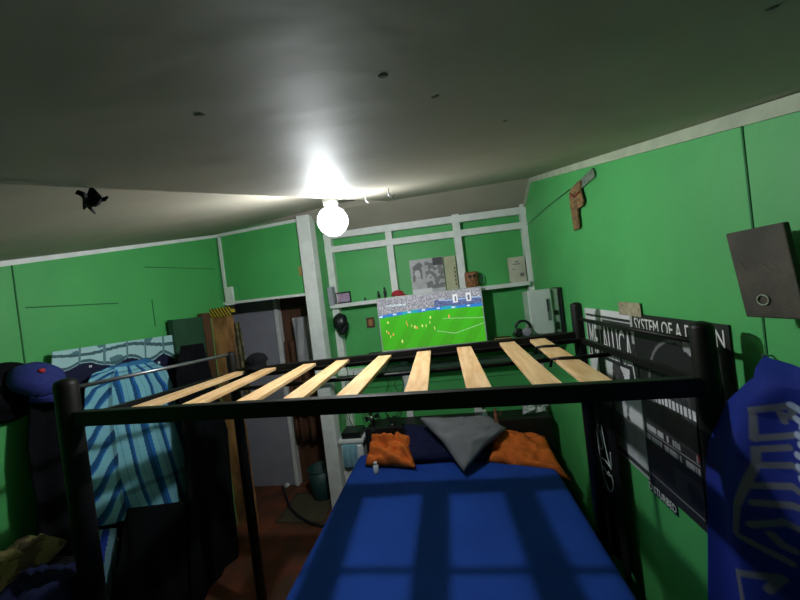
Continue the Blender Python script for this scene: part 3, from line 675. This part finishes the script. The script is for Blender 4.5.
# blue cap on a dark round hat
c = at(38, 385, X=XC+.10)
hc = at(10, 392, X=XC+.0)
ht = thing('round_hat', 'dark round hat hanging flat on the left wall behind the blue cap', 'hat', hc)
hbm = lathe([(.125, 0), (.13, .006), (.11, .012), (.085, .02), (.08, .03), (.06, .04), (.01, .042)], hc-Vector((.02, 0, 0)), (1, 0, 0), 32); obj('brim_and_crown', hbm, 'dark', ht, True)
cap(tuple(at(37, 381, X=XC+.06)), .088, mat('cap_blue', '26307a', .85, var=.1, bump=.3), mat('cap_brim', '2a2f80', .85), 'blue baseball cap with a yellow brim sticker and a red button', nm='baseball_cap',
    front=Vector((.55, .5, -.5)), up=Vector((.45, -.40, .75)), button='red', brim_len=.06, sticker=-.01)
rp_ = at(28, 357, X=XC+.10)
# dresser corner with folded cloth at bottom left
tag(obj('dresser', bx(XL+.03, XL+.32, .62, 1.17, 0, H-.935), 'black2', bevel=.006), 'dark low dresser against the left wall under the folded clothes', 'dresser')
c = at(12, 545, X=-1.72); 
cushion('camouflage_cloth', 'folded brown and green camouflage cloth by the left frame edge', (-1.78, 1.03, H-.865), .18, .24, .12, .1, 'camo', (.1, .1), 21, .03, cat='cloth')
c = at(28, 590, X=-1.45)
cushion('dark_bundle', 'dark navy bundle of cloth with white print at the bottom left', (-1.50, .90, c.z-.10), .24, .26, .18, .3, 'navy', (.1, .2), 31, .04, cat='cloth')
tag(obj('storage_box', bx(-1.60, -1.42, .72, 1.0, 0, c.z-.19), 'black2', bevel=.005), 'dark box standing under the navy bundle at the left', 'box')

# ================================================================== RIGHT WALL
def wallprint(name, y0, y1, z0, z1, colfn, nu, nv, parent, x=XR-.006):
    return grid(name, lambda u, v: Vector((x, y0+(y1-y0)*u, z0+(z1-z0)*v)), nu, nv, 'poster', parent, colfn, smooth=False)
y0 = 1.93; y1 = 1.465; y2 = 1.0
PZ1, PZ0 = H-.185, H-.885
p1 = thing('poster', 'left black and white music poster with big slanted white lettering', 'poster', (XR-.004, (y0+y1)/2, PZ0))
obj('paper', bx(XR-.005, XR-.001, y1+.003, y0, PZ0, PZ1), 'white', p1)
def p1col(u, v):
    n = nz(u*5, v*7, 1); g = .035
    if v > .955: g = .75
    if v > .90 and u < .42 and v < .945: g = .7
    if .90 < v < .945 and u >= .42: g = .04 if v < .93 else .5
    if u > .96 and v > .82: g = .45
    if v < .64:                                # figures against a pale ground
        g = .75 if nz(u*6+3, v*4, 2) > -.2 else .03
        if abs(u-.3) < .07 and .33 < v: g = .03
        if math.hypot((u-.62)/.09, (v-.55)/.13) < 1: g = .06+.2*max(0, nz(u*30, v*30))
        if math.hypot((u-.4)/.06, (v-.36)/.09) < 1: g = .28
    if v < .30: g = .26+.12*n
    if v < .13: g = .55+.2*n
    if v < .05: g = .06
    if v < .018: g = .5
    if u < .03: g = .6
    return (g, g, g)
wallprint('print', y0, y1+.003, PZ0, PZ1, p1col, 80, 120, p1)
text('lettering', 'METALLICA', 'letter', p1, (XR-.0075, y0-.04, H-.42), (0, -1, 0), (0, 0, 1), (y0-y1)-.06, .155, bend=lambda u, q: -.06*(1-q)*(1 if u > .9 else 0)-.03*(1-q)*(1 if u < .05 else 0))
p2 = thing('poster', 'right black band poster headed SYSTEM OF A DOWN in white letters', 'poster', (XR-.004, (y2+y1)/2, PZ0))
obj('paper', bx(XR-.005, XR-.001, y2, y1, PZ0, PZ1), 'black2', p2)
def p2col(u, v):
    g = .022; c = None
    r = math.hypot((u-.52)*.55, (v-.60)*.70)
    if abs(r-.20) < .006 and v > .55: g = .18
    if abs(r-.20) < .018 and v > .55 and u > .6: g = .35
    if math.hypot((u-.52)/.14, (v-.66)/.10) < 1: g = .03+.25*max(0, nz(u*22, v*22, 3))
    if .36 < v < .58: g = .055+.03*nz(u*8, v*4)
    if .50 < v < .575 and u > .0:
        q = v-.5-.03*math.sin(u*3.1)
        if 0 < q < .045 and (u*24) % 1 < .62: g = .75
    for ln, k in ((.345, .5), (.285, .38)):
        if abs(v-ln) < .016 and nz(u*60, ln*10) > -.12 and not .45 < u < .5: g = k
    if abs(v-.318) < .003: g = .3
    if .30 < u < .8 and .1 < v < .22 and nz(u*6, v*6, 8) > .1: g = .06
    if u > .8 and v < .14 and nz(u*14, v*14, 5) > 0: g = .2
    if abs(v-.055) < .003: g = .25
    if .62 < u < .7 and .33 < v < .37: return (.2, .02, .03)
    return (g, g, g*1.02)
wallprint('print', y1, y2, PZ0, PZ1, p2col, 130, 150, p2)
text('lettering', 'SYSTEM OF A DOWN', 'letter', p2, (XR-.0075, y1-.015, H-.252), (0, -1, 0), (0, 0, 1), (y1-y2)-.03, .052)
# paper labels above and below the posters
def paper(nm, label, pa_, pb_, m, dx=.002):
    A = at(*pa_, X=XR); B = at(*pb_, X=XR)
    return tag(obj(nm, bx(XR-.003-dx, XR-.001-dx, min(A.y, B.y), max(A.y, B.y), min(A.z, B.z), max(A.z, B.z)), m), label, 'paper')
A = at(620, 301.5, X=XR); B = at(643, 311, X=XR)
stk = tag(obj('paper_note', bx(XR-.009, XR-.0078, B.y, A.y, H-.195, A.z), mat('old_paper', 'b0aa8c', .9, hex2='8f876c', scale=60)), 'yellowed paper note stuck above the join of the two posters', 'paper')
A = at(650, 486, X=XR); B = at(677, 511, X=XR)
s2 = thing('sticker', 'small black and white sticker under the bottom edge of the right poster', 'sticker', (XR, (A.y+B.y)/2, PZ0-.03))
obj('backing', bx(XR-.003, XR-.001, B.y-.01, A.y, PZ0-.048, PZ0-.001), 'dplastic', s2)
text('lettering', 'DISTURBED', 'letter', s2, (XR-.0045, A.y-.005, PZ0-.04), (0, -1, 0), (0, 0, 1), A.y-B.y, .03)
# black pennant with white script hung by the rear post
pn = thing('pennant', 'narrow black banner with white script hanging behind the rear right bunk post', 'banner', (.70, 1.73, H-.5))
ya_, yb_ = 1.62, 1.85
pen = grid('cloth', lambda u, v: Vector((.700-.010*math.sin(u*9)*(.3+v), yb_+(ya_-yb_)*u, H-.50-v*.95)), 24, 40, 'dark', pn, thick=.004)
scr = [[(0.1, -.30), (.2, -.5), (.28, -.66), (.5, -.74), (.75, -.70), (.85, -.62), (.6, -.6)], [(.3, -.34), (.2, -.5), (.5, -.48), (.4, -.36)], [(.5, -.32), (.65, -.5), (.8, -.58), (.85, -.45)], [(.3, -.55), (.55, -.54), (.8, -.56)], [(.35, -.6), (.6, -.63), (.8, -.6)]]
fb = BM()
def chaikin(p):
    for _ in range(2): p = [p[0]]+[((a[0]*(1-k)+b[0]*k), (a[1]*(1-k)+b[1]*k)) for a, b in zip(p, p[1:]) for k in (.25, .75)]+[p[-1]]
    return p
for s_ in map(chaikin, scr): tube([Vector((.684, yb_-.02+(ya_-yb_)*u*.85, H-.50+z*.8)) for u, z in s_], .003, 6, fb)
obj('script', fb, 'plastic', pn, True)
fb = None
L_ = [at(x, y, Y=1.03) for x, y in ((697, 345), (700, 430), (706, 525))]; R_ = [at(x, y, Y=1.03) for x, y in ((716, 342), (724, 425), (716, 528))]
def strapfn(u, v):
    k = v*2; i = min(int(k), 1); p = L_[i].lerp(L_[i+1], k-i).lerp(R_[i].lerp(R_[i+1], k-i), u); p.y += .012*math.sin(u*9+v*4); return p
tag(grid('black_scarf', strapfn, 16, 40, 'dark', thick=.006), 'black scarf hanging beside the front right bunk post', 'scarf')
# wooden board hung askew
A, B, C, D = [at(*q, X=XR-.07) for q in ((725, 234), (783, 222), (806, 320), (746, 317))]
wb = thing('wooden_board', 'dark brown wooden board hung askew on the right wall near the frame edge', 'board', (XR-.04, .85, D.z))
obj('panel', prism([A, B, C, D], (.012, 0, 0)), mat('scuffed_board', '4c463a', .7, hex2='363026', scale=9, bump=.3), wb, bevel=.003)
rc = at(763, 300, X=XR-.072); obj('ring', tube([rc+Vector((0, .011*math.cos(k*math.pi/8)*1.2, .011*math.sin(k*math.pi/8))) for k in range(16)], .0015, 6, closed=True), 'cream', wb, True)
for (x0, y0_), (x1, y1_) in [((740, 262), (746, 270)), ((738, 281), (744, 277)), ((762, 264), (768, 268)), ((770, 263), (776, 266))]:
    obj('scratch', tube([at(x0, y0_, X=XR-.0707), at(x1, y1_, X=XR-.0707)], .0009, 5), mat('scuff', '7a7062', .8), wb)
fb = BM(); box(fb, (XR-.029, (A.y+B.y)/2, (A.z+B.z)/2-.05), (.056, .01, .01)); obj('nail', fb, 'steel', wb)
# palm cross ornament
orn = thing('wall_ornament', 'foil and straw ornament hanging high on the right wall near the corner', 'ornament', at(577, 200, X=XR-.01))
P_ = lambda x, y, d=.012: at(x, y, X=XR-d)
obj('foil_strip', prism([P_(570, 189), P_(592, 168), P_(594, 173), P_(594, 177), P_(583, 187), P_(573, 194)], (.006, 0, 0)), mat('foil', '8fa090', .3, metal=.5, var=.4, scale=60), orn)
obj('straw_strip', prism([P_(570, 191, .02), P_(577, 182, .02), P_(580, 180, .02), P_(580, 190, .02), P_(583, 200, .02), P_(582, 206, .02), P_(577, 209, .02), P_(579, 228, .02), P_(574, 231, .02), P_(570, 206, .02), P_(569, 197, .02)], (.006, 0, 0)), mat('straw', '9b7a4c', .8, hex2='5a4030', scale=50), orn)
obj('red_band', tube([P_(570, 194, .024), P_(574, 197, .026), P_(579, 192, .026)], .005, 6), mat('dull_red', '8a4030', .7), orn)
tag(obj('string', tube([P_(527, 225, .004), P_(547, 207, .006), P_(570, 189, .008)], .002, 5), 'dplastic'), 'thin dark string from the room corner to the wall ornament', 'string')
tag(obj('light_switch', bx(-1.22, -1.19, YD-.01, YD-.0, H+.28, H+.36), 'gold'), 'small brass plate on the green wall left of the white post', 'plate')
# toy hanging from the ceiling seam
c = at(89, 199, Z=zc(1.0)-.05)
def ceil_at(x, y, d):
    t0 = .2; dd = at(x, y, Y=1.0)-Vector((0, 0, H))
    Y_ = (.116-d)/(dd.z-.252); return Vector((0, 0, H))+dd*Y_
ty = thing('hanging_toy', 'dark twisted toy creature dangling from the ceiling seam at the left', 'toy', ceil_at(91, 190, .0))
T = lambda x, y, d=.02: ceil_at(x, y, d)
obj('body', tube([T(92, 190, .008), T(94.5, 196), T(92, 200), T(87, 204)], [.004, .008, .011, .005], 10), 'dark', ty, True)
for pts in ([(88, 200), (83, 194.5), (79, 192.5), (76.5, 193.5)], [(94, 199), (99, 200.5), (104, 199.5), (107.5, 197)], [(87, 203), (91, 209), (95, 213.5)], [(86, 202), (85, 206), (84, 209)]):
    obj('limb', tube([T(*q) for q in pts], [.005, .004, .0035, .0015][:len(pts)] if len(pts) == 4 else [.004, .003, .0015], 8), 'dark', ty, True)
for x, y, lab in ((365, 196, 'wire hook in the ceiling just right of the bulb'), (388, 190, 'wire hook in the ceiling farther right of the bulb')):
    q = ceil_at(x, y-2, -.002); tag(obj('ceiling_hook', tube([q+Vector((0, 0, .004)), q+Vector((0, 0, -.03)), q+Vector((.01, 0, -.045)), q+Vector((.022, 0, -.035))], .003, 6), 'steel', smooth=True), lab, 'hook')
# blue flag
FX = XR-.09
edge_px = [(765, 356), (744, 378), (722, 402), (708, 440), (705, 480), (707, 530), (711, 600), (716, 660)]
EL = [at(x, y, X=FX+.075 if i == 0 else FX-(0, 0, 0, .02, .055, .065, .065, .065)[i]) for i, (x, y) in enumerate(edge_px)]
flagsegs = []
for poly in ([(779, 406), (753, 410), (757, 438), (781, 436)], [(781, 406), (778, 418), (771, 414), (772, 422)], [(778, 448), (759, 449), (765, 500), (767, 532), (778, 542), (800, 563)],
             [(764, 465), (782, 466), (795, 475)], [(766, 485), (785, 487), (800, 500)], [(772, 502), (790, 506), (800, 512)], [(775, 524), (790, 522), (800, 530)], [(786, 534), (793, 545), (800, 551)],
             [(771, 572), (776, 600), (782, 625)], [(771, 572), (798, 578)], [(798, 578), (792, 590)]):
    q = [at(x, y, X=FX) for x, y in poly]; flagsegs += [((a.y, a.z), (b.y, b.z), 0) for a, b in zip(q, q[1:])]
for poly in ([(780, 406), (790, 415), (800, 424)], [(782, 420), (795, 432)], [(790, 420), (788, 430), (800, 434)], [(784, 436), (800, 446)], [(788, 446), (800, 454)], [(786, 456), (800, 464)], [(788, 468), (800, 477)], [(792, 480), (800, 488)]):
    q = [at(x, y, X=FX) for x, y in poly]; flagsegs += [((a.y, a.z), (b.y, b.z), 1) for a, b in zip(q, q[1:])]
def flagfn(u, v):
    k = v*(len(EL)-1); i = min(int(k), len(EL)-2); L = EL[i].lerp(EL[i+1], k-i)
    top = H-.19; zr = top-.03-v*(top-.03-EL[-1].z)
    yr = .42
    p = L.lerp(Vector((FX, yr, L.z*(1-smooth01(0, .4, u)*0)+0)), u)
    p.x = L.x*(1-u)**2 + FX*(1-(1-u)**2) if v > .15 else FX
    p.x += .075*(1-v)**6*(1-u)**2 - .026*math.sin(u*15-v*3+1)*min(1, .2+v*3)*min(1, u*5) + .012*nz(u*5, v*4, 6)
    return p
def flagcol(u, v):
    p = flagfn(u, v); c = lin('17297f')
    for a, b, k in flagsegs:
        d = seg_d((p.y, p.z), a, b)
        w_ = .0065 if k == 0 else .0075; q = 1-smooth01(w_-.002, w_+.002, d)
        if q > 0: t_ = (.11, .12, .15) if k == 0 else (.36, .42, .56); c = tuple(x*(1-q)+y*q for x, y in zip(c, t_))
    return c
fl = thing('football_flag', 'blue football flag with grey outlined letters draped on the right wall', 'flag', (XR-.05, .75, 0.3))
grid('cloth', flagfn, 220, 300, 'paint_attr', fl, flagcol, .003)
obj('nail', tube([EL[0]+Vector((.014, 0, .0)), EL[0]+Vector((-.006, 0, .002))], .0025, 8), 'steel', fl)

# small dark smudges on the ceiling
for x, y in ((200, 115), (383, 76), (435, 97), (772, 8), (505, 121)):
    q = ceil_at(x, y, .0); n_ = Vector((0, -.252, 1)).normalized()
    obj('stain', lathe([(.003, -.0005), (.0045, -.0002), (.004, .0006)], q, n_, 7), mat('smudge', '57544c', .9), CEIL)
